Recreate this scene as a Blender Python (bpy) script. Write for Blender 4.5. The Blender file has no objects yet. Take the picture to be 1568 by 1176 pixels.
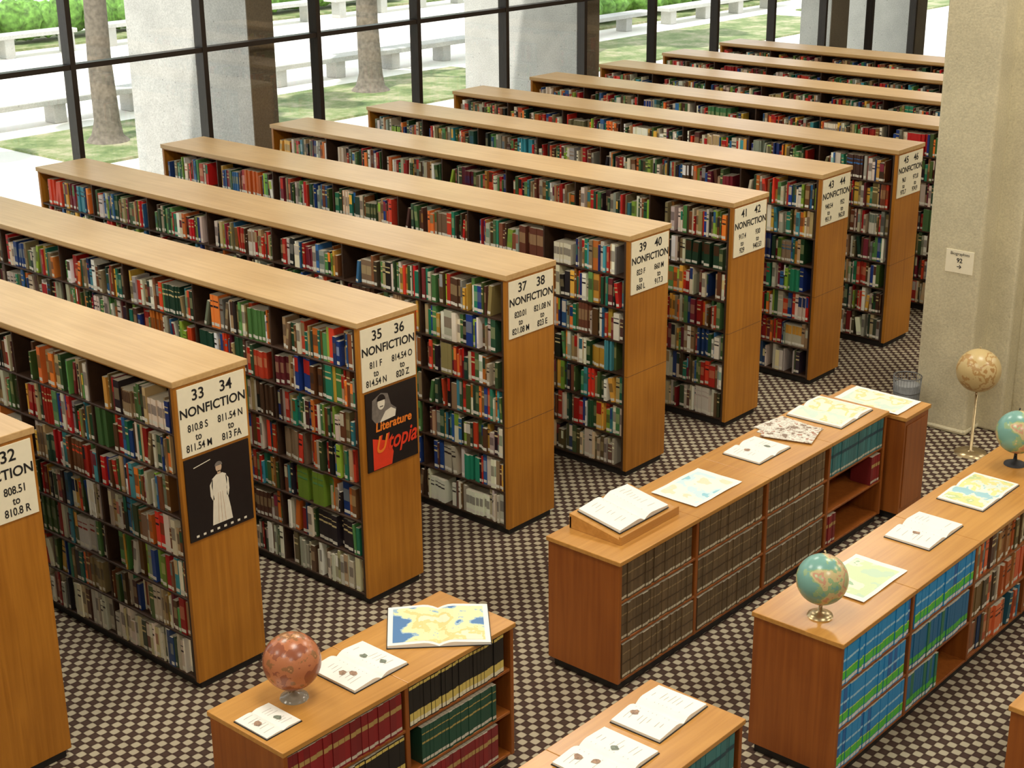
import bpy, math, random
import numpy as np
from mathutils import Vector, Matrix, Euler
rng=random.Random(31)
D=bpy.data; SC=bpy.context.scene
def link(o): SC.collection.objects.link(o); return o
def srgb(r,g,b):
    f=lambda c:(c/255/12.92) if c/255<=.04045 else ((c/255+.055)/1.055)**2.4
    return (f(r),f(g),f(b),1.0)
# ================= materials =================
def newmat(name):
    m=D.materials.new(name); m.use_nodes=True; nt=m.node_tree
    return m,nt,nt.nodes["Principled BSDF"]
def N(nt,t,**k):
    n=nt.nodes.new(t)
    for a,v in k.items(): setattr(n,a,v)
    return n
def plain(name,col,rough=.5,var=.08,scale=20,metal=0,bump=0,detail=5):
    m,nt,p=newmat(name)
    tc=N(nt,"ShaderNodeTexCoord"); no=N(nt,"ShaderNodeTexNoise"); no.inputs["Scale"].default_value=scale; no.inputs["Detail"].default_value=detail
    nt.links.new(tc.outputs["Object"],no.inputs["Vector"])
    r=N(nt,"ShaderNodeValToRGB"); c=col
    r.color_ramp.elements[0].position=.3; r.color_ramp.elements[1].position=.7
    r.color_ramp.elements[0].color=(c[0]*(1-var),c[1]*(1-var),c[2]*(1-var),1)
    r.color_ramp.elements[1].color=(min(1,c[0]*(1+var)),min(1,c[1]*(1+var)),min(1,c[2]*(1+var)),1)
    nt.links.new(no.outputs["Fac"],r.inputs["Fac"]); nt.links.new(r.outputs["Color"],p.inputs["Base Color"])
    p.inputs["Roughness"].default_value=rough; p.inputs["Metallic"].default_value=metal
    if bump:
        bn=N(nt,"ShaderNodeBump"); bn.inputs["Strength"].default_value=bump; bn.inputs["Distance"].default_value=.02
        nt.links.new(no.outputs["Fac"],bn.inputs["Height"]); nt.links.new(bn.outputs["Normal"],p.inputs["Normal"])
    return m
def concrete(name,col,pit=.55,grain=.72):
    # cast concrete: soft staining, fine grain and small dark air-holes
    m,nt,p=newmat(name); tc=N(nt,"ShaderNodeTexCoord")
    big=N(nt,"ShaderNodeTexNoise"); big.inputs["Scale"].default_value=1.6; big.inputs["Detail"].default_value=8; big.inputs["Roughness"].default_value=.65
    fine=N(nt,"ShaderNodeTexNoise"); fine.inputs["Scale"].default_value=55; fine.inputs["Detail"].default_value=4
    vo=N(nt,"ShaderNodeTexVoronoi"); vo.inputs["Scale"].default_value=7; 
    for n in (big,fine,vo): nt.links.new(tc.outputs["Object"],n.inputs["Vector"])
    r=N(nt,"ShaderNodeValToRGB"); e=r.color_ramp.elements; e[0].position=.32; e[1].position=.68
    e[0].color=tuple(c*.86 for c in col[:3])+(1,); e[1].color=tuple(min(1,c*1.08) for c in col[:3])+(1,)
    nt.links.new(big.outputs["Fac"],r.inputs["Fac"])
    r2=N(nt,"ShaderNodeValToRGB"); e=r2.color_ramp.elements; e[0].position=.3; e[0].color=(grain,grain,grain,1); e[1].position=.65; e[1].color=(1.0,1.0,1.0,1)
    nt.links.new(fine.outputs["Fac"],r2.inputs["Fac"])
    r3=N(nt,"ShaderNodeValToRGB"); e=r3.color_ramp.elements; e[0].position=.06; e[0].color=(pit,pit,pit,1); e[1].position=.1; e[1].color=(1,1,1,1)
    nt.links.new(vo.outputs["Distance"],r3.inputs["Fac"])
    a=N(nt,"ShaderNodeMix",data_type='RGBA',blend_type='MULTIPLY'); a.inputs[0].default_value=1
    b=N(nt,"ShaderNodeMix",data_type='RGBA',blend_type='MULTIPLY'); b.inputs[0].default_value=1
    nt.links.new(r.outputs[0],a.inputs[6]); nt.links.new(r2.outputs[0],a.inputs[7]); nt.links.new(a.outputs[2],b.inputs[6]); nt.links.new(r3.outputs[0],b.inputs[7])
    nt.links.new(b.outputs[2],p.inputs["Base Color"]); p.inputs["Roughness"].default_value=.9
    bn=N(nt,"ShaderNodeBump"); bn.inputs["Strength"].default_value=.2; bn.inputs["Distance"].default_value=.01
    nt.links.new(fine.outputs["Fac"],bn.inputs["Height"]); nt.links.new(bn.outputs["Normal"],p.inputs["Normal"])
    return m
def wood(name,ca,cb,axis,rough=.35):
    m,nt,p=newmat(name)
    tc=N(nt,"ShaderNodeTexCoord"); mp=N(nt,"ShaderNodeMapping")
    s=[28,28,28]; s[axis]=1.2
    mp.inputs["Scale"].default_value=s
    no=N(nt,"ShaderNodeTexNoise"); no.inputs["Scale"].default_value=1.0; no.inputs["Detail"].default_value=6; no.inputs["Distortion"].default_value=.6
    n2=N(nt,"ShaderNodeTexNoise"); n2.inputs["Scale"].default_value=1.3; n2.inputs["Detail"].default_value=2
    nt.links.new(tc.outputs["Object"],mp.inputs["Vector"]); nt.links.new(mp.outputs["Vector"],no.inputs["Vector"]); nt.links.new(tc.outputs["Object"],n2.inputs["Vector"])
    mx=N(nt,"ShaderNodeMath",operation='MULTIPLY_ADD'); mx.inputs[1].default_value=.5
    nt.links.new(no.outputs["Fac"],mx.inputs[0])
    m3=N(nt,"ShaderNodeMath",operation='MULTIPLY'); m3.inputs[1].default_value=.5
    nt.links.new(n2.outputs["Fac"],m3.inputs[0]); nt.links.new(m3.outputs[0],mx.inputs[2])
    r=N(nt,"ShaderNodeValToRGB"); r.color_ramp.elements[0].position=.38; r.color_ramp.elements[1].position=.62
    r.color_ramp.elements[0].color=ca; r.color_ramp.elements[1].color=cb
    nt.links.new(mx.outputs[0],r.inputs["Fac"]); nt.links.new(r.outputs["Color"],p.inputs["Base Color"])
    p.inputs["Roughness"].default_value=rough
    return m
W_TOP=wood("wood_top_tan",srgb(190,152,98),srgb(208,172,118),1,.32)
W_END=wood("wood_end_panel",srgb(158,98,24),srgb(186,122,38),2,.42)
W_LTOP=wood("wood_low_top",srgb(180,126,58),srgb(202,148,76),0,.28)
W_LEND=wood("wood_low_end",srgb(132,70,24),srgb(158,90,34),2,.38)
M_DARK=plain("dark_shelf_metal",srgb(62,42,28),.5,.15)
M_KICK=plain("black_kick",srgb(30,26,24),.6)
M_SIGN=plain("sign_card",srgb(242,234,206),.6,.02)
M_INK=plain("black_ink",srgb(22,22,24),.6,.02)
M_RED=plain("poster_red",srgb(226,58,28),.5,.05)
M_ORG=plain("poster_orange",srgb(240,130,40),.5,.05)
M_BLK=plain("poster_black",srgb(30,24,24),.35,.1)
M_GREY=plain("poster_grey",srgb(120,112,104),.5,.2,30)
M_WHT=plain("poster_white",srgb(232,224,204),.5,.05)
M_PAPER=plain("paper",srgb(242,240,230),.6,.02,8)
M_COL=concrete("column_concrete",srgb(214,205,172),.85,.82)
M_CONC=concrete("concrete",srgb(208,206,200),.6)
M_CONCD=concrete("concrete_painted_shade",srgb(112,98,80),.8)  # same concrete, with the shade on the piers' inner face put into its colour
M_PAVE=plain("paving",srgb(240,236,228),.9,.04,2)
M_BRONZE=plain("bronze_frame",srgb(42,34,28),.4,.1,metal=.3)
M_CHROME=plain("brass_metal",srgb(190,170,130),.3,.1,metal=.8)
M_WALL=plain("wall_paint",srgb(165,150,125),.8,.03)
M_CEIL=plain("ceiling_tile",srgb(185,178,165),.9,.03)
M_BARK=plain("bark",srgb(122,112,100),.9,.3,12,bump=.5)
M_LEAF=plain("leaves",srgb(108,152,64),.7,.6,7,detail=9)
def grassmat():
    m,nt,p=newmat("grass")
    tc=N(nt,"ShaderNodeTexCoord"); no=N(nt,"ShaderNodeTexNoise"); no.inputs["Scale"].default_value=1.1; no.inputs["Detail"].default_value=9; no.inputs["Roughness"].default_value=.75
    nt.links.new(tc.outputs["Object"],no.inputs["Vector"])
    r=N(nt,"ShaderNodeValToRGB"); e=r.color_ramp.elements; e[0].position=.36; e[0].color=srgb(88,108,62); e[1].position=.62; e[1].color=srgb(176,168,138)
    x=e.new(.48); x.color=srgb(124,138,88)
    nt.links.new(no.outputs["Fac"],r.inputs["Fac"]); nt.links.new(r.outputs["Color"],p.inputs["Base Color"]); p.inputs["Roughness"].default_value=.9
    return m
M_GRASS=grassmat()
CELL=.0595
def carpet():
    m,nt,p=newmat("carpet_pattern")
    tc=N(nt,"ShaderNodeTexCoord"); sp=N(nt,"ShaderNodeSeparateXYZ"); nt.links.new(tc.outputs["Object"],sp.inputs[0])
    def sn(o,k=1.,ph=0.):
        a=N(nt,"ShaderNodeMath",operation='MULTIPLY_ADD'); a.inputs[1].default_value=k*math.pi/CELL; a.inputs[2].default_value=ph; nt.links.new(sp.outputs[o],a.inputs[0])
        s=N(nt,"ShaderNodeMath",operation='SINE'); nt.links.new(a.outputs[0],s.inputs[0]); return s
    a,b=sn("X"),sn("Y"); mu=N(nt,"ShaderNodeMath",operation='MULTIPLY'); nt.links.new(a.outputs[0],mu.inputs[0]); nt.links.new(b.outputs[0],mu.inputs[1])
    r=N(nt,"ShaderNodeValToRGB"); e=r.color_ramp.elements
    mr=N(nt,"ShaderNodeMapRange"); mr.inputs["From Min"].default_value=-1; mr.inputs["From Max"].default_value=1; nt.links.new(mu.outputs[0],mr.inputs["Value"])
    nt.links.new(mr.outputs[0],r.inputs["Fac"]); e[0].position=.49; e[0].color=srgb(68,52,45); e[1].position=.60; e[1].color=srgb(186,175,149)
    x=e.new(.545); x.color=srgb(134,118,96)
    x=e.new(.2); x.color=srgb(82,64,55)
    no=N(nt,"ShaderNodeTexNoise"); no.inputs["Scale"].default_value=260; no.inputs["Detail"].default_value=2
    nt.links.new(tc.outputs["Object"],no.inputs["Vector"])
    r2=N(nt,"ShaderNodeValToRGB"); r2.color_ramp.elements[0].color=(.55,.55,.55,1); r2.color_ramp.elements[0].position=.3; r2.color_ramp.elements[1].position=.7; nt.links.new(no.outputs["Fac"],r2.inputs["Fac"])
    mx=N(nt,"ShaderNodeMix",data_type='RGBA',blend_type='MULTIPLY'); mx.inputs[0].default_value=.5
    nt.links.new(r.outputs["Color"],mx.inputs[6]); nt.links.new(r2.outputs[0],mx.inputs[7]); nt.links.new(mx.outputs[2],p.inputs["Base Color"])
    p.inputs["Roughness"].default_value=.95; p.inputs["Specular IOR Level"].default_value=.1
    return m
M_CARPET=carpet()
def bookmat():
    m,nt,p=newmat("book_cloth_and_paper")
    a=N(nt,"ShaderNodeVertexColor"); a.layer_name="Col"
    nt.links.new(a.outputs["Color"],p.inputs["Base Color"]); p.inputs["Roughness"].default_value=.42
    return m
M_BOOK=bookmat()
def glassmat():
    m=D.materials.new("window_glass"); m.use_nodes=True; nt=m.node_tree; nt.nodes.clear()
    o=N(nt,"ShaderNodeOutputMaterial"); t=N(nt,"ShaderNodeBsdfTransparent"); g=N(nt,"ShaderNodeBsdfGlossy"); g.inputs["Roughness"].default_value=.02
    t.inputs["Color"].default_value=(.95,.96,.95,1)
    x=N(nt,"ShaderNodeMixShader"); x.inputs[0].default_value=.05
    nt.links.new(t.outputs[0],x.inputs[1]); nt.links.new(g.outputs[0],x.inputs[2]); nt.links.new(x.outputs[0],o.inputs[0]); return m
M_GLASS=glassmat()
def rampmat(name,stops,scale,rough=.5,detail=3,seed=0.,const=True,coord="Object"):
    m,nt,p=newmat(name)
    tc=N(nt,"ShaderNodeTexCoord"); mp=N(nt,"ShaderNodeMapping"); mp.inputs["Location"].default_value=(seed,seed*1.7,seed*.3)
    no=N(nt,"ShaderNodeTexNoise"); no.inputs["Scale"].default_value=scale; no.inputs["Detail"].default_value=detail
    nt.links.new(tc.outputs[coord],mp.inputs[0]); nt.links.new(mp.outputs[0],no.inputs["Vector"])
    r=N(nt,"ShaderNodeValToRGB"); e=r.color_ramp.elements
    if const: r.color_ramp.interpolation='CONSTANT'
    e[0].position=stops[0][0]; e[0].color=stops[0][1]; e[1].position=stops[-1][0]; e[1].color=stops[-1][1]
    for s,c in stops[1:-1]: x=e.new(s); x.color=c
    nt.links.new(no.outputs["Fac"],r.inputs["Fac"]); nt.links.new(r.outputs["Color"],p.inputs["Base Color"]); p.inputs["Roughness"].default_value=rough
    return m
G_TEAL=rampmat("globe_teal",[(0,srgb(122,170,158)),(.5,srgb(150,180,134)),(.54,srgb(206,190,140)),(.6,srgb(204,156,126)),(.65,srgb(180,190,140))],7,.25,4,2)
G_BROWN=rampmat("globe_terracotta",[(0,srgb(150,88,62)),(.47,srgb(186,118,80)),(.56,srgb(150,106,70)),(.62,srgb(196,146,100))],8,.25,5,5)
G_CREAM=rampmat("globe_antique",[(0,srgb(206,182,128)),(.5,srgb(184,146,90)),(.56,srgb(212,188,136)),(.64,srgb(178,136,82))],7,.3,5,9)
MAPS=[rampmat("map_blue_yellow",[(0,srgb(84,128,176)),(.44,srgb(160,190,205)),(.47,srgb(240,230,176)),(.56,srgb(238,210,140)),(.62,srgb(236,230,196))],5,.5,4,1),
 rampmat("map_pale_sea",[(0,srgb(150,204,216)),(.42,srgb(206,230,234)),(.5,srgb(236,238,226)),(.58,srgb(236,224,190)),(.66,srgb(216,226,206))],4,.5,4,4),
 rampmat("map_cream",[(0,srgb(210,228,210)),(.42,srgb(246,240,210)),(.52,srgb(240,220,156)),(.58,srgb(248,240,214))],5,.5,3,8),
 rampmat("map_green",[(0,srgb(196,220,190)),(.4,srgb(210,226,180)),(.55,srgb(232,234,208)),(.62,srgb(160,194,156))],5,.5,3,12),
 rampmat("newsprint",[(0,srgb(140,120,104)),(.4,srgb(214,206,190)),(.47,srgb(184,178,166)),(.5,srgb(230,224,210)),(.61,srgb(168,124,104))],18,.7,3,3),
 rampmat("map_land_yellow",[(0,srgb(160,206,214)),(.4,srgb(222,232,216)),(.46,srgb(240,224,150)),(.56,srgb(196,214,150)),(.63,srgb(240,236,214))],6,.5,4,17)]
M_PRINT=plain("faint_print",srgb(176,170,158),.7); M_PICA=plain("picture_a",srgb(158,128,104),.6,.4,60); M_PICB=plain("picture_b",srgb(120,128,112),.6,.4,60)
# ================= mesh builder =================
class MB:
    def __init__(s): s.v=[]; s.f=[]; s.mi=[]; s.sm=[]
    def quadbox(s,c8,mi=0):
        b=len(s.v); s.v+=c8
        for f in ((0,3,2,1),(4,5,6,7),(0,1,5,4),(1,2,6,5),(2,3,7,6),(3,0,4,7)):
            s.f.append(tuple(b+i for i in f)); s.mi.append(mi); s.sm.append(False)
    def box(s,x0,x1,y0,y1,z0,z1,mi=0):
        s.quadbox([(x0,y0,z0),(x1,y0,z0),(x1,y1,z0),(x0,y1,z0),(x0,y0,z1),(x1,y0,z1),(x1,y1,z1),(x0,y1,z1)],mi)
    def poly(s,pts,mi=0):
        b=len(s.v); s.v+=list(pts); s.f.append(tuple(range(b,b+len(pts)))); s.mi.append(mi); s.sm.append(False)
    def tube(s,path,rad,n=12,mi=0,cap=True,smooth=True):
        b=len(s.v); path=[Vector(p) for p in path]
        if not hasattr(rad,'__len__'): rad=[rad]*len(path)
        for i,p in enumerate(path):
            t=(path[min(i+1,len(path)-1)]-path[max(i-1,0)]).normalized()
            a=t.cross(Vector((0,1,0)) if abs(t.y)<.9 else Vector((1,0,0))).normalized(); c=t.cross(a)
            for j in range(n):
                an=2*math.pi*j/n; q=p+a*math.cos(an)*rad[i]+c*math.sin(an)*rad[i]; s.v.append(tuple(q))
        for i in range(len(path)-1):
            for j in range(n):
                s.f.append((b+i*n+j,b+i*n+(j+1)%n,b+(i+1)*n+(j+1)%n,b+(i+1)*n+j)); s.mi.append(mi); s.sm.append(smooth)
        if cap:
            s.f.append(tuple(b+j for j in range(n))); s.mi.append(mi); s.sm.append(False)
            s.f.append(tuple(b+(len(path)-1)*n+j for j in range(n))); s.mi.append(mi); s.sm.append(False)
    def sphere(s,c,r,nu=32,nv=18,mi=0,sc=(1,1,1)):
        b=len(s.v)
        for i in range(nv+1):
            th=math.pi*i/nv
            for j in range(nu):
                ph=2*math.pi*j/nu; s.v.append((c[0]+r*sc[0]*math.sin(th)*math.cos(ph),c[1]+r*sc[1]*math.sin(th)*math.sin(ph),c[2]+r*sc[2]*math.cos(th)))
        for i in range(nv):
            for j in range(nu):
                s.f.append((b+i*nu+j,b+(i+1)*nu+j,b+(i+1)*nu+(j+1)%nu,b+i*nu+(j+1)%nu)); s.mi.append(mi); s.sm.append(True)
    def build(s,name,mats,bevel=0,parent=None,loc=(0,0,0),rot=0,origin=None):
        if origin is not None:
            s.v=[(a-origin[0],c-origin[1],e-origin[2]) for a,c,e in s.v]; loc=origin
        me=D.meshes.new(name); me.from_pydata(s.v,[],s.f); me.polygons.foreach_set("material_index",s.mi); me.polygons.foreach_set("use_smooth",s.sm)
        for m in mats: me.materials.append(m)
        me.update(); o=D.objects.new(name,me); link(o); o.location=loc; o.rotation_euler=(0,0,rot)
        if bevel:
            md=o.modifiers.new("bevel","BEVEL"); md.width=bevel; md.segments=2; md.limit_method='ANGLE'
        if parent: o.parent=parent
        return o
def text(body,x,y,z,size,parent,mat=M_INK,ax='CENTER',rot=(math.pi/2,0,0),space=1.0,bold=.0,sx=1.0,shear=0):
    c=D.curves.new("lettering",'FONT'); c.body=body; c.size=size; c.align_x=ax; c.align_y='CENTER'; c.offset=bold; c.space_line=space; c.extrude=.0005; c.shear=shear
    c.materials.append(mat); o=D.objects.new("lettering",c); link(o); o.location=(x,y,z); o.rotation_euler=rot; o.scale=(sx,1,1)
    if parent: 
        o.parent=parent; o.matrix_parent_inverse=Matrix.Translation(parent.location).inverted()
    return o
# ================= books =================
PAL=[((68,92,50),9),((42,74,52),8),((120,74,42),9),((80,54,38),8),((178,36,30),10),((206,66,40),6),((34,58,116),7),((52,98,146),5),((210,200,176),12),((238,230,210),10),
     ((176,150,106),9),((132,112,80),7),((40,118,92),5),((88,138,78),5),((40,36,36),6),((214,166,68),5),((226,120,50),4),((142,144,132),5),((120,40,52),5),((66,138,152),3),((140,172,62),3)]
def pick(pal):
    t=rng.random()*sum(w for _,w in pal)
    for c,w in pal:
        t-=w
        if t<=0: break
    k=rng.uniform(.82,1.2); return tuple(min(255,max(0,x*k+rng.uniform(-8,8))) for x in c)
LABC=(228,224,208)
class Books:
    def __init__(s): s.v=[]; s.f=[]; s.c=[]
    def add(s,T,s0,s1,d0,d1,z0,z1,col,tilt=0,bands=()):
        ct,st=math.cos(tilt),math.sin(tilt)
        lift=max(0,(s1-s0)*st); push=max(0,-(z1-z0)*st)
        def P(a,d,z):
            a2=a-s0; z2=z-z0
            return T(s0+push+a2*ct+z2*st, d, z0+z2*ct-a2*st+lift)
        b=len(s.v)
        s.v+=[P(s0,d0,z0),P(s1,d0,z0),P(s1,d1,z0),P(s0,d1,z0),P(s0,d0,z1),P(s1,d0,z1),P(s1,d1,z1),P(s0,d1,z1)]
        L=srgb(*col); pg=srgb(206,196,172)
        for f,c in (((4,5,6,7),pg),((0,1,5,4),L),((1,2,6,5),L),((3,0,4,7),L)):
            s.f.append(tuple(b+i for i in f)); s.c.append(c)
        e=d0-.0012
        for (ha,hb,cc) in bands:
            b=len(s.v); w=(s1-s0)*.04; za=z0+(z1-z0)*ha; zb=z0+(z1-z0)*hb
            s.v+=[P(s0+w,e,za),P(s1-w,e,za),P(s1-w,e,zb),P(s0+w,e,zb)]
            s.f.append((b,b+1,b+2,b+3)); s.c.append(srgb(*cc))
    def build(s,name):
        me=D.meshes.new(name); me.from_pydata(s.v,[],s.f)
        ca=me.color_attributes.new("Col",'FLOAT_COLOR','CORNER')
        arr=np.repeat(np.array(s.c,dtype=np.float32),4,axis=0).ravel(); ca.data.foreach_set("color",arr)
        me.materials.append(M_BOOK); o=D.objects.new(name,me); link(o); return o
def run(B,T,s0,s1,z,hmax,depth,pal=PAL,fill=(.72,1.0),hr=(.68,1.0),wr=(.013,.047),lab=.85,d0=.004,style=None):
    span=(s1-s0); use=span*rng.uniform(*fill)
    off=rng.choice((0,0,1,.5))*(span-use)
    x=s0+off+.002; end=s0+off+use
    baseh=rng.uniform(.74,1); serie=0
    while True:
        w=rng.uniform(*wr)
        if not style and rng.random()<.12: w*=1.5
        if x+w>end: break
        if style: col,h,bands=style(x,hmax)
        else:
            if serie>0: serie-=1; w=sw_; col=scol; h=sh_; bands=list(sb)
            else:
                col=pick(pal); h=hmax*min(hr[1],max(hr[0],rng.gauss(.5*(baseh+.92),.11)))
                if rng.random()<.15: baseh=rng.uniform(.74,1)
                bands=[]
                if rng.random()<lab: bands.append((.06,.06+.026/h,LABC))
                t=rng.random(); lum=sum(col)/3
                ink=(214,196,140) if lum<110 else (50,40,40)
                if rng.random()<.25: ink=pick(pal)
                if t<.35: bands.append((.42,.78,tuple(.45*a+.55*b for a,b in zip(ink,col))))
                elif t<.6: bands+= [(.62,.68,ink),(.8,.83,ink)]
                elif t<.72: bands.append((.55,.95,pick(pal)))
                if rng.random()<.05: serie=rng.randint(2,6); sw_=w; scol=col; sh_=h; sb=bands
        if x+w>end: break
        dd=d0+(rng.uniform(0,.024) if rng.random()<.85 else rng.uniform(.02,.07))
        if style: dd=d0+rng.uniform(0,.008)
        if not style and rng.random()<.03 and x+w+h*.16<end:
            sg=rng.choice((-1,1)); tl=rng.uniform(.06,.18); B.add(T,x,x+w,dd,dd+.16,z,z+h*.94,col,tilt=sg*tl,bands=bands); x+=w+h*tl+.003; continue
        B.add(T,x,x+w-.0012,dd,min(depth,dd+rng.uniform(.13,.2)),z,z+h,col,bands=bands); x+=w
        if not style and rng.random()<.005: x+=rng.uniform(.03,.1)
    if not style and x+.11<s1 and rng.random()<.5:
        h=hmax*rng.uniform(.72,.85); w=.028; tl=rng.uniform(.15,.3)
        B.add(T,x+.001,x+.001+w,d0,d0+.16,z,z+h,pick(pal),tilt=-tl,bands=[(.06,.16,LABC)])
# ================= tall bookcases =================
PITCH=1.6215; W=.5965; L=6.7065; H=2.29; NS=7; SH=.303
SIGNS={-1:("31    32","808.2\nto\n808.5 H","808.51\nto\n810.8 R"),0:("33    34","810.8 S\nto\n811.54 M","811.54 N\nto\n813 FA"),1:("35    36","811 F\nto\n814.54 N","814.54 O\nto\n820 Z"),
 2:("37    38","820.01\nto\n821.08 M","821.08 N\nto\n823 E"),3:("39    40","823 F\nto\n860 L","860 M\nto\n917.3"),4:("41    42","917.4\nto\n929","930\nto\n940.53"),
 5:("43    44","940.54\nto\n951.9","952\nto\n962.8"),6:("45    46","963\nto\n973.7","973.8\nto\n974.9"),7:("47    48","975\nto\n977","978\nto\n979")}
PAL_LOW=[((226,218,198),12),((200,192,172),11),((70,80,58),5),((104,80,56),6),((150,44,40),3),((50,68,100),2),((212,194,152),7),((44,44,44),2)]
for k in range(-2,11):
    x0=k*PITCH; x1=x0+W; xm=(x0+x1)/2; m=MB()
    for ya,yb in ((0,.035),(L-.035,L)):
        m.box(x0,x1,ya,yb,.06,H-.045,1)
    m.box(x0-.012,x1+.012,-.012,L+.012,H-.045,H,0)
    m.box(x0+.03,x1-.03,.02,L-.02,0,.062,3)
    m.box(xm-.006,xm+.006,.035,L-.035,.06,H-.045,2)
    sw=(L-.07)/NS
    for i in range(NS+1):
        y=.035+i*sw
        if 0<i<NS: m.box(x0+.006,x1-.006,y-.008,y+.008,.06,H-.045,2)
    m.box(x0+.004,x0+.03,.0355,.06,.06,H-.045,2)
    for j in range(NS):
        z=.075+j*SH
        m.box(x0+.002,x1-.002,.035,L-.035,z,z+.016,2)
    m.box(x0+.002,x0+.02,.035,L-.035,H-.06,H-.045,1); m.box(x1-.02,x1-.002,.035,L-.035,H-.06,H-.045,1)
    if k>=2: m.box(x0-.0015,x1+.0015,-.0015,.03,.98,.984,2)
    m.build("library_bookcase",[W_TOP,W_END,M_DARK,M_KICK],bevel=.005)
    B=Books()
    for side in (0,1):
        if side==0: T=lambda s,d,z,x0=x0:(x0+d,s,z)
        else: T=lambda s,d,z,x1=x1:(x1-d,s,z)
        for i in range(NS):
            ya=.035+i*sw+.009; yb=ya+sw-.018
            if i==0: ya+=.018
            for j in range(NS):
                z=.075+j*SH+.0165
                if j==0: run(B,T,ya,yb,z,.282,.27,pal=PAL_LOW,fill=(.9,1),d0=-.004)
                else: run(B,T,ya,yb,z,.28 if j<6 else .272,.27,fill=(.88,1.0) if j<6 else (.8,1.0))
    B.build("shelved_books")
    if k in SIGNS:
        s=MB(); xw=.275; s.box(xm-xw,xm+xw,-.009,-.0005,1.745,2.225,0)
        so=s.build("nonfiction_sign",[M_SIGN],bevel=.001,origin=(xm,-.005,1.985))
        a,b1,b2=SIGNS[k]
        text(a,xm,-.0105,2.155,.108,so,bold=.0014); text("NONFICTION",xm,-.0105,2.045,.09,so,bold=.0016,sx=.97)
        text(b1,xm-.135,-.0105,1.865,.072,so,space=.95,bold=.0008,sx=.78); text(b2,xm+.135,-.0105,1.865,.072,so,space=.95,bold=.0008,sx=.78)
# posters
p=MB(); xm=0*PITCH+W/2
p.box(xm-.27,xm+.27,-.010,-.0005,1.13,1.725,0)
def pl(pts,mi,y=-.0112): p.poly([(xm+a,y,z) for a,z in pts],mi)
# standing figure in a long pale gown
pl([(-.08,1.195),(.09,1.195),(.08,1.28),(.066,1.36),(.056,1.43),(.066,1.49),(.06,1.535),(.03,1.552),(-.02,1.552),(-.058,1.53),(-.066,1.48),(-.056,1.42),(-.066,1.33)],1)
pl([(.055,1.53),(.078,1.5),(.08,1.42),(.068,1.37),(.055,1.38),(.06,1.44)],1); pl([(-.052,1.53),(-.08,1.49),(-.08,1.41),(-.062,1.37),(-.05,1.38),(-.06,1.44)],1)
pl([(-.012,1.55),(.018,1.55),(.014,1.575),(-.008,1.575)],5)
pl([(.003+.026*math.cos(t*math.pi/8),1.60+.034*math.sin(t*math.pi/8)) for t in range(16)],5)
pl([(.003+.032*math.cos(t*math.pi/8),1.612+.03*math.sin(t*math.pi/8)) for t in range(0,9)],4,-.0118)
for dx in (-.03,0,.03): pl([(dx,1.2),(dx+.004,1.2),(dx*.6+.003,1.42),(dx*.6,1.42)],5,-.0118)
pl([(-.2,1.65),(-.06,1.672),(-.06,1.678),(-.2,1.656)],1)
for i in range(8): p.box(xm-.22+i*.058,xm-.22+i*.058+.022,-.0112,-.0105,1.152,1.168,1)
M_SKIN=plain("poster_skin",srgb(206,176,146),.5,.05)
p.build("statue_poster",[M_BLK,M_WHT,M_DARK,M_ORG,M_GREY,M_SKIN],origin=(xm,-.005,1.43))
p=MB(); xm=1*PITCH+W/2
p.box(xm-.255,xm+.27,-.010,-.0005,1.1,1.725,0)
pl([(-.19,1.66),(-.2,1.52),(-.16,1.47),(.03,1.48),(.055,1.54),(-.0,1.585),(-.03,1.68),(-.1,1.70)],4)
pl([(-.12,1.47),(.04,1.48),(.05,1.53),(.0,1.56),(-.06,1.545)],1,-.0116)
pl([(-.1+.038*math.cos(t*math.pi/8),1.62+.052*math.sin(t*math.pi/8)) for t in range(16)],1,-.0118)
pl([(-.1+.045*math.cos(t*math.pi/8),1.64+.05*math.sin(t*math.pi/8)) for t in range(0,9)],0,-.0122)
pl([(-.115,1.59),(-.08,1.59),(-.08,1.597),(-.115,1.597)],0,-.0124)
pl([(-.2,1.105),(-.01,1.105),(.01,1.2),(-.03,1.3),(-.2,1.36)],2)
po=p.build("literature_poster",[M_BLK,M_WHT,M_RED,M_ORG,M_GREY],origin=(xm,-.005,1.41))
text("Literature",xm+.02,-.0125,1.435,.098,po,M_ORG,bold=.0025,sx=.95,shear=.1); text("Utopia",xm+.045,-.0130,1.29,.19,po,M_RED,bold=.003,sx=.8,shear=.35); text("U",xm-.125,-.0134,1.29,.19,po,M_ORG,bold=.002,sx=.8,shear=.35)
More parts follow.
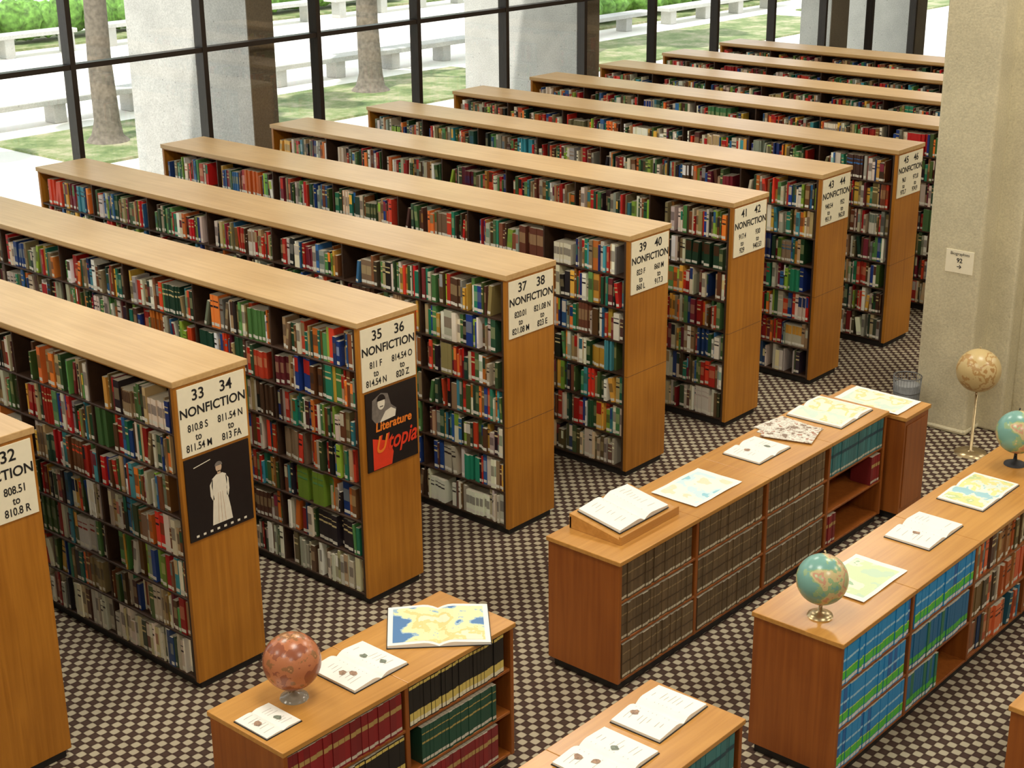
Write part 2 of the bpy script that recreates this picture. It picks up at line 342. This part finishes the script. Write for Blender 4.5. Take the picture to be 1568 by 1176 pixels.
# ================= low bookcases =================
LH=1.011; LD=.6235
def lowcase(x0,x1,yf,n,fills):
    m=MB(); yb=yf+LD; ym=(yf+yb)/2
    m.box(x0,x0+.03,yf,yb,.07,LH-.03,1); m.box(x1-.03,x1,yf,yb,.07,LH-.03,1)
    sw=(x1-x0)/n
    for i in range(n): m.box(x0+i*sw-(.01 if i==0 else -.001),x0+(i+1)*sw+(.01 if i==n-1 else -.001),yf-.012,yb+.012,LH-.032,LH,0)
    m.box(x0+.03,x1-.03,yf+.03,yb-.03,0,.07,2)
    m.box(x0+.03,x1-.03,ym-.008,ym+.008,.07,LH-.03,1)
    for i in range(1,n): m.box(x0+i*sw-.016,x0+i*sw+.016,yf+.003,yb-.003,.07,LH-.03,1)
    for j in range(3):
        z=.07+j*.304; m.box(x0+.03,x1-.03,yf+.006,yb-.006,z,z+.02,1)
    m.build("low_bookcase",[W_LTOP,W_LEND,M_KICK],bevel=.004)
    B=Books()
    for side in (0,1):
        T=(lambda s,d,z:(s,yf+d,z)) if side==0 else (lambda s,d,z:(s,yb-d,z))
        for i in range(n):
            a=x0+i*sw+(.032 if i==0 else .018); b=x0+(i+1)*sw-(.032 if i==n-1 else .018)
            for j in range(3):
                z=.07+j*.304+.02
                f=fills(i,j) if side==0 else {}
                if f is None: continue
                run(B,T,a,b,z,.278,.28,**f)
    B.build("reference_books")
def st_brown(x,h):
    v=rng.uniform(.9,1.1); return ((106*v,86*v,60*v),h*.96,[(.05,.12,(206,196,168)),(.42,.46,(76,58,40)),(.7,.74,(150,128,90))])
def st_blue(x,h):
    c=(44,150,214) if rng.random()<.85 else (44,110,180); return (c,h*.98,[(.04,.13,(232,234,228)),(.15,.34,(90,206,70)),(.34,.37,(206,232,120)),(.6,.66,(170,216,238))])
def st_blueg(x,h):
    c=(38,112,160) if rng.random()<.7 else (52,124,96); return (c,h*.95,[(.04,.13,(230,232,225)),(.17,.33,(84,190,70))])
def st_yel(x,h):
    return ((34,32,30),h*.97,[(.03,.13,(236,228,196)),(.13,.32,(218,196,104)),(.9,.97,(218,196,104))])
def st_red(x,h):
    v=rng.uniform(.9,1.1); return ((136*v,38,40),h*.92,[(.06,.14,(206,196,176)),(.6,.72,(180,150,90))])
def st_dgreen(x,h):
    return ((36,80,62),h*.9,[(.06,.14,(214,208,190)),(.55,.6,(180,160,90)),(.8,.83,(180,160,90))])
def st_teal(x,h):
    v=rng.uniform(.9,1.1); return ((60*v,120*v,122*v),h*.95,[(.06,.13,(200,200,180)),(.6,.7,(36,70,84))])
PAL_BR=[((156,104,60),7),((200,100,54),4),((100,78,54),7),((40,110,140),2),((40,70,110),1),((190,180,150),2)]
wb=(.03,.036)
def fA(i,j):
    if i<3: return dict(style=st_brown,fill=(.97,1),wr=wb)
    return {2:dict(style=st_teal,fill=(.98,1),wr=(.03,.05)),1:dict(style=st_red,fill=(.15,.2),wr=(.03,.04)),0:dict(style=st_red,fill=(.15,.25),wr=(.03,.04))}[j]
def fB(i,j):
    if i==0: return dict(style=st_blue,fill=(.98,1),wr=(.03,.05))
    if i==1: return {2:dict(style=st_blue,fill=(.97,1),wr=(.03,.05)),1:dict(style=st_blueg,fill=(.95,1),wr=(.03,.05)),0:dict(style=st_blueg,fill=(.5,.6),wr=(.03,.05))}[j]
    return dict(pal=PAL_BR,fill=(.92,1),hr=(.85,.98),wr=(.025,.05))
def fD(i,j):
    if i==0: return dict(style={2:st_red,1:st_yel,0:st_red}[j],fill=(.93,1),wr=(.035,.05))
    return {2:dict(style=st_yel,fill=(.98,1),wr=(.028,.034)),1:dict(style=st_dgreen,fill=(.75,.8),wr=(.03,.04)),0:dict(style=st_red,fill=(.8,.9),wr=(.03,.04))}[j]
def fE(i,j): return dict(style=st_teal,fill=(.95,1),wr=(.04,.055))
XA0,XA1=1.8512,5.53; YF=-2.2279; QP=1.6773; XD0,XD1=-1.0802,.7746
lowcase(XA0,XA1,YF,4,fA); lowcase(XA0,XA1,YF-QP,4,fB); lowcase(XA0,XA1,YF-2*QP,4,lambda i,j:dict(style=st_brown,wr=wb))
lowcase(XD0,XD1,YF,2,fD); lowcase(XD0,XD1,YF-QP,2,fE); lowcase(XD0,XD1,YF-2*QP,2,fE)
m=MB(); m.box(5.60,6.02,-2.36,-1.62,.07,.93,1); m.box(5.585,6.035,-2.375,-1.605,.93,.965,0); m.box(5.63,5.99,-2.33,-1.65,0,.07,2)
m.box(5.63,5.99,-2.368,-2.36,.12,.88,1); m.build("storage_cabinet",[W_LTOP,W_LEND,M_KICK],bevel=.004)
# ================= things on the low cases =================
def open_book(name,cx,cy,z,lx,ly,rot=0,content=None,thick=.022,pics=0,tilt=0,cover=M_INK):
    m=MB(); m.box(-lx/2-.006,lx/2+.006,-ly/2-.006,ly/2+.006,0,.004,1)
    n=20; b=len(m.v)
    def hh(t): 
        a=abs(t); return .006+thick*(math.sin(min(1,a*3.2)*math.pi/2)*(1-.55*a))
    for i in range(n+1):
        t=-1+2*i/n
        for yy in (-ly/2,ly/2): m.v.append((t*lx/2,yy,hh(t)))
        for yy in (-ly/2,ly/2): m.v.append((t*lx/2,yy,.004))
    for i in range(n):
        a=b+4*i; c=a+4
        for f,mi in (((a,c,c+1,a+1),0),((a,a+2,c+2,c),0),((a+1,c+1,c+3,a+3),0)): m.f.append(f); m.mi.append(mi); m.sm.append(False)
        if content and abs(-1+2*(i+.5)/n)<.88:
            t0,t1=-1+2*i/n,-1+2*(i+1)/n; yy=ly*.44
            m.poly([(t0*lx/2,-yy,hh(t0)+.001),(t1*lx/2,-yy,hh(t1)+.001),(t1*lx/2,yy,hh(t1)+.001),(t0*lx/2,yy,hh(t0)+.001)],2)
    m.f.append((b,b+1,b+3,b+2)); m.mi.append(0); m.sm.append(False); e=b+4*n; m.f.append((e,e+2,e+3,e+1)); m.mi.append(0); m.sm.append(False)
    r2=random.Random(len(name)*31+int(cx*100))
    if not content:
        for sd in (-1,1):
            for q in range(9):
                yy=ly*.38-q*ly*.085
                if r2.random()<.35: continue
                pts=[tt*sd for tt in (.2,.5,r2.uniform(.6,.85))]
                for u0,u1 in ((pts[0],pts[1]),(pts[1],pts[2])):
                    m.poly([(u0*lx/2,yy,hh(u0)+.001),(u1*lx/2,yy,hh(u1)+.001),(u1*lx/2,yy-.003,hh(u1)+.001),(u0*lx/2,yy-.003,hh(u0)+.001)],3)
        for q in range(pics):
            sd=(-1,1)[q%2]; t=sd*r2.uniform(.35,.6); yy=r2.uniform(-.3,.3)*ly; w=.022; pg=[]
            for s_ in range(10):
                a=2*math.pi*s_/10; rr=w*r2.uniform(.7,1.25); xx=t*lx/2+rr*math.cos(a); pg.append((xx,yy+rr*math.sin(a)*1.2,hh(2*xx/lx)+.0022))
            m.poly(pg,4+q%2)
    o=m.build(name,[M_PAPER,cover,content or M_PAPER,M_PRINT,M_PICA,M_PICB],loc=(cx,cy,z),rot=rot)
    o.rotation_euler=(tilt,0,rot); return o
def sheet(name,cx,cy,z,lx,ly,mat,rot=0,margin=.02,wav=.006):
    m=MB(); n=12
    for k in (0,1):
        base=len(m.v)
        for i in range(n+1):
            for j in range(n+1):
                u=i/n-.5; v=j/n-.5
                h=.003+wav*(abs(math.sin(u*5+1))*.8+.4*abs(math.sin(v*4)))+(.001 if k else -.001)
                m.v.append((u*lx,v*ly,h))
        for i in range(n):
            for j in range(n):
                a=base+i*(n+1)+j; edge=(i in(0,n-1) or j in (0,n-1))
                m.f.append((a,a+n+1,a+n+2,a+1)); m.mi.append(1 if (k and not edge) else 0); m.sm.append(True)
    return m.build(name,[M_PAPER,mat],loc=(cx,cy,z),rot=rot)
Z=LH+.0005
open_book("open_booklet",-.94,-1.94,Z,.24,.27,0,None,.01,2)
open_book("open_picture_book",-.22,-1.90,Z,.42,.38,0,None,.028,4)
open_book("open_atlas",.43,-1.92,Z,.62,.48,-math.pi/4,MAPS[0],.03)
open_book("open_book",4.08,-1.87,Z,.44,.33,0,None,.025,2)
open_book("open_book",3.58,-3.55,Z,.5,.33,0,None,.028,1)
open_book("open_atlas",4.45,-3.54,Z,.6,.35,0,MAPS[5],.02)
open_book("open_book",.51,-3.53,Z,.46,.32,.03,None,.03,1)
open_book("open_picture_book",-.02,-3.57,Z,.44,.36,0,None,.025,3)
sheet("map_sheet",3.19,-1.92,Z,.6,.4,MAPS[1])
sheet("map_sheet",2.67,-3.56,Z,.58,.38,MAPS[3])
open_book("open_atlas",5.18,-1.88,Z,.54,.5,.03,MAPS[2],.03)
sheet("map_sheet",5.80,-1.98,.966,.42,.62,MAPS[2])
m=MB()
for i,(dx,dy,r,zz) in enumerate(((0,0,.1,.0),(.02,.03,-.12,.006),(-.05,-.04,.3,.012))):
    c,s=math.cos(r),math.sin(r)
    def q(a,b,z): return (dx+a*c-b*s,dy+a*s+b*c,z)
    m.quadbox([q(-.18,-.22,zz),q(.18,-.22,zz),q(.18,.2,zz),q(-.18,.2,zz),q(-.18,-.22,zz+.005),q(.18,-.22,zz+.005),q(.18,.2,zz+.005),q(-.18,.2,zz+.005)],0)
m.build("newspaper_stack",[MAPS[4]],loc=(4.62,-1.83,Z))
m=MB(); x0,x1,y0,y1=2.05,2.73,-2.07,-1.63
for a,b2 in ((x0,x0+.02),(x1-.02,x1)):
    m.quadbox([(a,y0,Z),(b2,y0,Z),(b2,y1,Z),(a,y1,Z),(a,y0,Z+.03),(b2,y0,Z+.03),(b2,y1,Z+.1),(a,y1,Z+.1)],0)
m.quadbox([(x0,y0,Z+.028),(x1,y0,Z+.028),(x1,y1,Z+.098),(x0,y1,Z+.098),(x0,y0,Z+.042),(x1,y0,Z+.042),(x1,y1,Z+.112),(x0,y1,Z+.112)],0)
m.box(x0,x1,y0-.015,y0+.005,Z,Z+.062,0); m.box(x0,x1,y1-.02,y1-.001,Z,Z+.09,0)
m.build("book_stand",[W_LTOP],bevel=.003)
open_book("open_dictionary",2.39,-1.845,Z+.083,.56,.37,0,None,.04,0,tilt=math.atan2(.07,.44))
def globe(name,x,y,z,r,mat,stem=.06,metal=M_CHROME,floor=False):
    e=D.objects.new(name,None); link(e); e.location=(x,y,z)
    zc=stem+r+.03
    m=MB(); m.sphere((0,0,0),r,40,24,0); o=m.build("globe_ball",[mat],parent=e); o.location=(0,0,zc); o.rotation_euler=(.3,.41,.5)
    m=MB()
    prof=[(0.5*r if not floor else .15,0),(.48*r if not floor else .15,.012),(.3*r if not floor else .05,.022),(.1*r if not floor else .016,.035)]
    path=[(0,0,h) for _,h in prof]+[(0,0,stem)]; rad=[a for a,_ in prof]+[.012]
    m.tube(path,rad,28)
    R=r+.014; pts=[]
    for i in range(25):
        a=-math.pi/2-.41+math.pi*i/24; pts.append((R*math.cos(a)*.9,R*math.cos(a)*.43,zc+R*math.sin(a)))
    m.tube(pts,.006,8)
    m.tube([(0,0,stem-.002),(0,0,zc-r)],.012,12)
    m.build("stand",[metal],parent=e)
    return e
M_ACR=plain("clear_acrylic",srgb(200,190,170),.15,.02); M_ACR.node_tree.nodes["Principled BSDF"].inputs["Transmission Weight"].default_value=.6
globe("desk_globe",-.68,-1.86,Z,.165,G_BROWN,.04,M_ACR)
globe("desk_globe",2.07,-3.62,Z,.16,G_TEAL,.06)
globe("desk_globe",5.12,-3.52,Z,.165,G_TEAL,.07,M_INK)
globe("floor_globe",7.45,-2.15,0,.205,G_CREAM,.6,M_CHROME,True)
m=MB(); BH=.6
for i in range(28):
    a=2*math.pi*i/28; m.tube([(.10*math.cos(a),.10*math.sin(a),.01),(.135*math.cos(a),.135*math.sin(a),BH)],.003,5)
for h in (.01,.15,.3,.45,BH):
    r=.10+.035*(h-.01)/BH; m.tube([(r*math.cos(t*math.pi/12),r*math.sin(t*math.pi/12),h) for t in range(25)],.006,6,cap=False)
m.tube([(0,0,.0),(0,0,.012)],.10,24); m.tube([(0,0,.012),(0,0,BH-.08)],[.095,.118],24,mi=1)
m.build("waste_basket",[plain("grey_wire",srgb(110,112,112),.4,.1,metal=.6),plain("bin_liner",srgb(120,122,120),.4,.3,9)],loc=(7.5,-1.42,0))
# ================= shell =================
def slab(name,x0,x1,y0,y1,z0,z1,mat,**k):
    m=MB(); m.box(x0,x1,y0,y1,z0,z1,0); return m.build(name,[mat],**k)
YW=8.0; CH=7.6
slab("floor",-10,31,-11.5,YW+.1,-.1,0,M_CARPET)
slab("wall_back",-10,31,-11.6,-11.5,0,CH,M_WALL); slab("wall_left",-10.1,-10,-11.6,YW+.1,0,CH,M_WALL); slab("wall_right",31,31.1,-11.6,YW+.1,0,CH,M_WALL)
slab("ceiling",-10.1,31.1,-11.6,YW+.6,CH,CH+.2,M_CEIL)
m=MB(); XS=4.61-1.911*7
for i in range(22):
    x=XS+1.911*i
    if x<-9.9 or x>30.9: continue
    m.box(x-.035,x+.035,YW-.06,YW+.1,0,CH,0)
for za,zb in ((0,.1),(3.05,3.11),(6.0,6.06),(CH-.1,CH)): m.box(-10,31,YW-.05,YW+.09,za,zb,0)
m.box(-10,31,YW+.01,YW+.018,.1,CH-.1,1)
m.build("window_1",[M_BRONZE,M_GLASS])
m=MB(); m.box(7.81,8.12,-1.91,-1.36,0,CH-.001,0); m.box(8.10,9.1,-2.15,-1.36,0,CH-.001,0); m.box(8.3,8.85,-2.45,-2.14,0,CH-.001,0)
m.box(7.80,9.11,-1.92,-1.35,0,.06,0)
m.build("concrete_column",[M_COL],bevel=.025)
m=MB(); m.box(7.803,7.809,-1.84,-1.56,1.62,1.84,0); so=m.build("biographies_sign",[M_SIGN],origin=(7.806,-1.7,1.73))
ro=(math.pi/2,0,-math.pi/2)
text("Biographies",7.801,-1.7,1.805,.042,so,rot=ro); text("92\n\u2192",7.801,-1.7,1.71,.06,so,rot=ro,bold=.001)
for ix in range(5):
    for iy in range(3):
        x=-7+ix*7.0; y=-8.5+iy*5.6
        e=D.objects.new("ceiling_light",None); link(e); e.location=(x,y,CH)
        mm=MB(); mm.box(-.9,.9,-.9,.9,-.06,0,0); mm.build("housing",[M_WHT],parent=e)
        l=D.lights.new("lamp",'AREA'); l.shape='SQUARE'; l.size=1.7; l.energy=190; l.color=(1,.94,.83)
        lo=D.objects.new("lamp",l); link(lo); lo.parent=e; lo.location=(0,0,-.075)
# ================= outdoors =================
slab("plaza_paving",-25,90,YW+.1,75,-.3,-.05,M_PAVE)
m=MB()
for xa in range(-20,70,15): m.box(xa,xa+13.2,16.2,19.6,-.049,-.002,0)
m.build("lawn",[M_GRASS])
m=MB(); m.box(-20,70,31.6,34,-.049,.02,0); m.box(30,60,21.5,23.5,-.049,.02,0); m.build("lawn",[M_GRASS])
def pier(x0,x1,y0,y1):
    m=MB(); m.box(x0,x1,y0,y1,-.05,CH+2,0); m.box(x0,x1,y0-.02,y0-.001,-.05,CH-.1,1); m.build("concrete_pier",[M_CONC,M_CONCD])  # thin front sheet in the darker concrete paints the pier's shaded side
pier(7.5,7.93,8.3,11.0); pier(14.4,14.95,8.3,10.85); pier(22.6,23.3,8.3,9.0); pier(26.0,26.8,8.3,11.0); pier(.3,.75,8.3,11.0)
def bench(x0,x1,y,h=.48):
    m=MB(); m.box(x0,x1,y-.3,y+.3,h-.12,h,0)
    x=x0+.4
    while x<x1: m.box(x-.15,x+.15,y-.2,y+.2,-.05,h-.12,0); x+=1.9
    m.build("concrete_bench",[M_CONC],bevel=.02)
for a in range(-6,42,8): bench(a,a+7.3,20.8)
for a in range(2,60,9): bench(a,a+8.2,30.6,.6)
def hedge(x0,x1,y0,y1,h):
    r=random.Random(int(x0*7+y0)); m=MB(); 
    nx=int((x1-x0)/.25)
    for i in range(nx):
        for j in range(2):
            rz=.4*h/.8*r.uniform(.75,1.1)
            m.sphere((x0+i*.25+r.uniform(-.1,.1),r.uniform(y0,y1),rz+.1+r.uniform(0,.12)),.4,10,8,0,(r.uniform(.7,1.3),r.uniform(.7,1.2),rz/.4))
    o=m.build("hedge",[M_LEAF])
    md=o.modifiers.new("d","DISPLACE"); t=D.textures.new("leafy",'CLOUDS'); t.noise_scale=.12; md.texture=t; md.strength=.3
hedge(4,34,32.4,33.4,1.0); hedge(32,60,22,23,.8); hedge(34,70,27,29,1.2)
def tree(x,y,r=.3,h=6.5,sd=1):
    rr=random.Random(sd); m=MB()
    m.tube([(0,0,0),(0,0,.12),(.02,0,.4),(.0,.03,1.6),(.05,.05,3),(.0,.1,4.6),(.1,.1,h)],[r*1.7,r*1.25,r*1.02,r*.92,r*.85,r*.6,r*.2],16)
    for i in range(7):
        a=i*2.4; z=3.2+i*.42; ln=rr.uniform(1.6,2.6)
        tip=(math.cos(a)*ln,math.sin(a)*ln,z+ln*.9)
        m.tube([(0.03,.05,z),(tip[0]*.5,tip[1]*.5,z+ln*.35),tip],[r*.35,r*.22,.03],8)
        for q in range(5): m.sphere((tip[0]+rr.uniform(-.8,.8),tip[1]+rr.uniform(-.8,.8),tip[2]+rr.uniform(-.3,.8)),rr.uniform(.45,.8),10,7,1)
    m.build("tree",[M_BARK,M_LEAF],loc=(x,y,0))
tree(11.6,17.9,.25,6.5,1); tree(19.2,18.4,.27,6.5,2); tree(27,18.2,.22,6.5,3); tree(3.6,18,.25,6.5,4)
# ================= light =================
w=D.worlds.new("World"); SC.world=w; w.use_nodes=True; bg=w.node_tree.nodes["Background"]; bg.inputs[0].default_value=(.9,.95,1,1); bg.inputs[1].default_value=2.0
s=D.lights.new("sun",'SUN'); s.energy=4.8; s.angle=.02; s.color=(1,.96,.9); so=D.objects.new("sun",s); link(so)
so.rotation_euler=Vector((.55,.18,-1)).to_track_quat('-Z','Y').to_euler()
# ================= camera =================
yaw,pit,rol,f=.7247,.3470,-.0103,2322.64
F=Vector((math.cos(yaw)*math.cos(pit),math.sin(yaw)*math.cos(pit),-math.sin(pit))); R=Vector((math.sin(yaw),-math.cos(yaw),0)); U=R.cross(F)
R2=R*math.cos(rol)+U*math.sin(rol); U2=-R*math.sin(rol)+U*math.cos(rol)
cd=D.cameras.new("camera"); cam=link(D.objects.new("camera",cd)); cd.sensor_width=36; cd.lens=36*f/1568
M=Matrix((R2,U2,-F)).transposed().to_4x4(); M.translation=Vector((-5.4344,-7.7351,5.5756)); cam.matrix_world=M
cd.clip_end=300; SC.camera=cam
SC.view_settings.view_transform='Standard'; SC.view_settings.look='None'
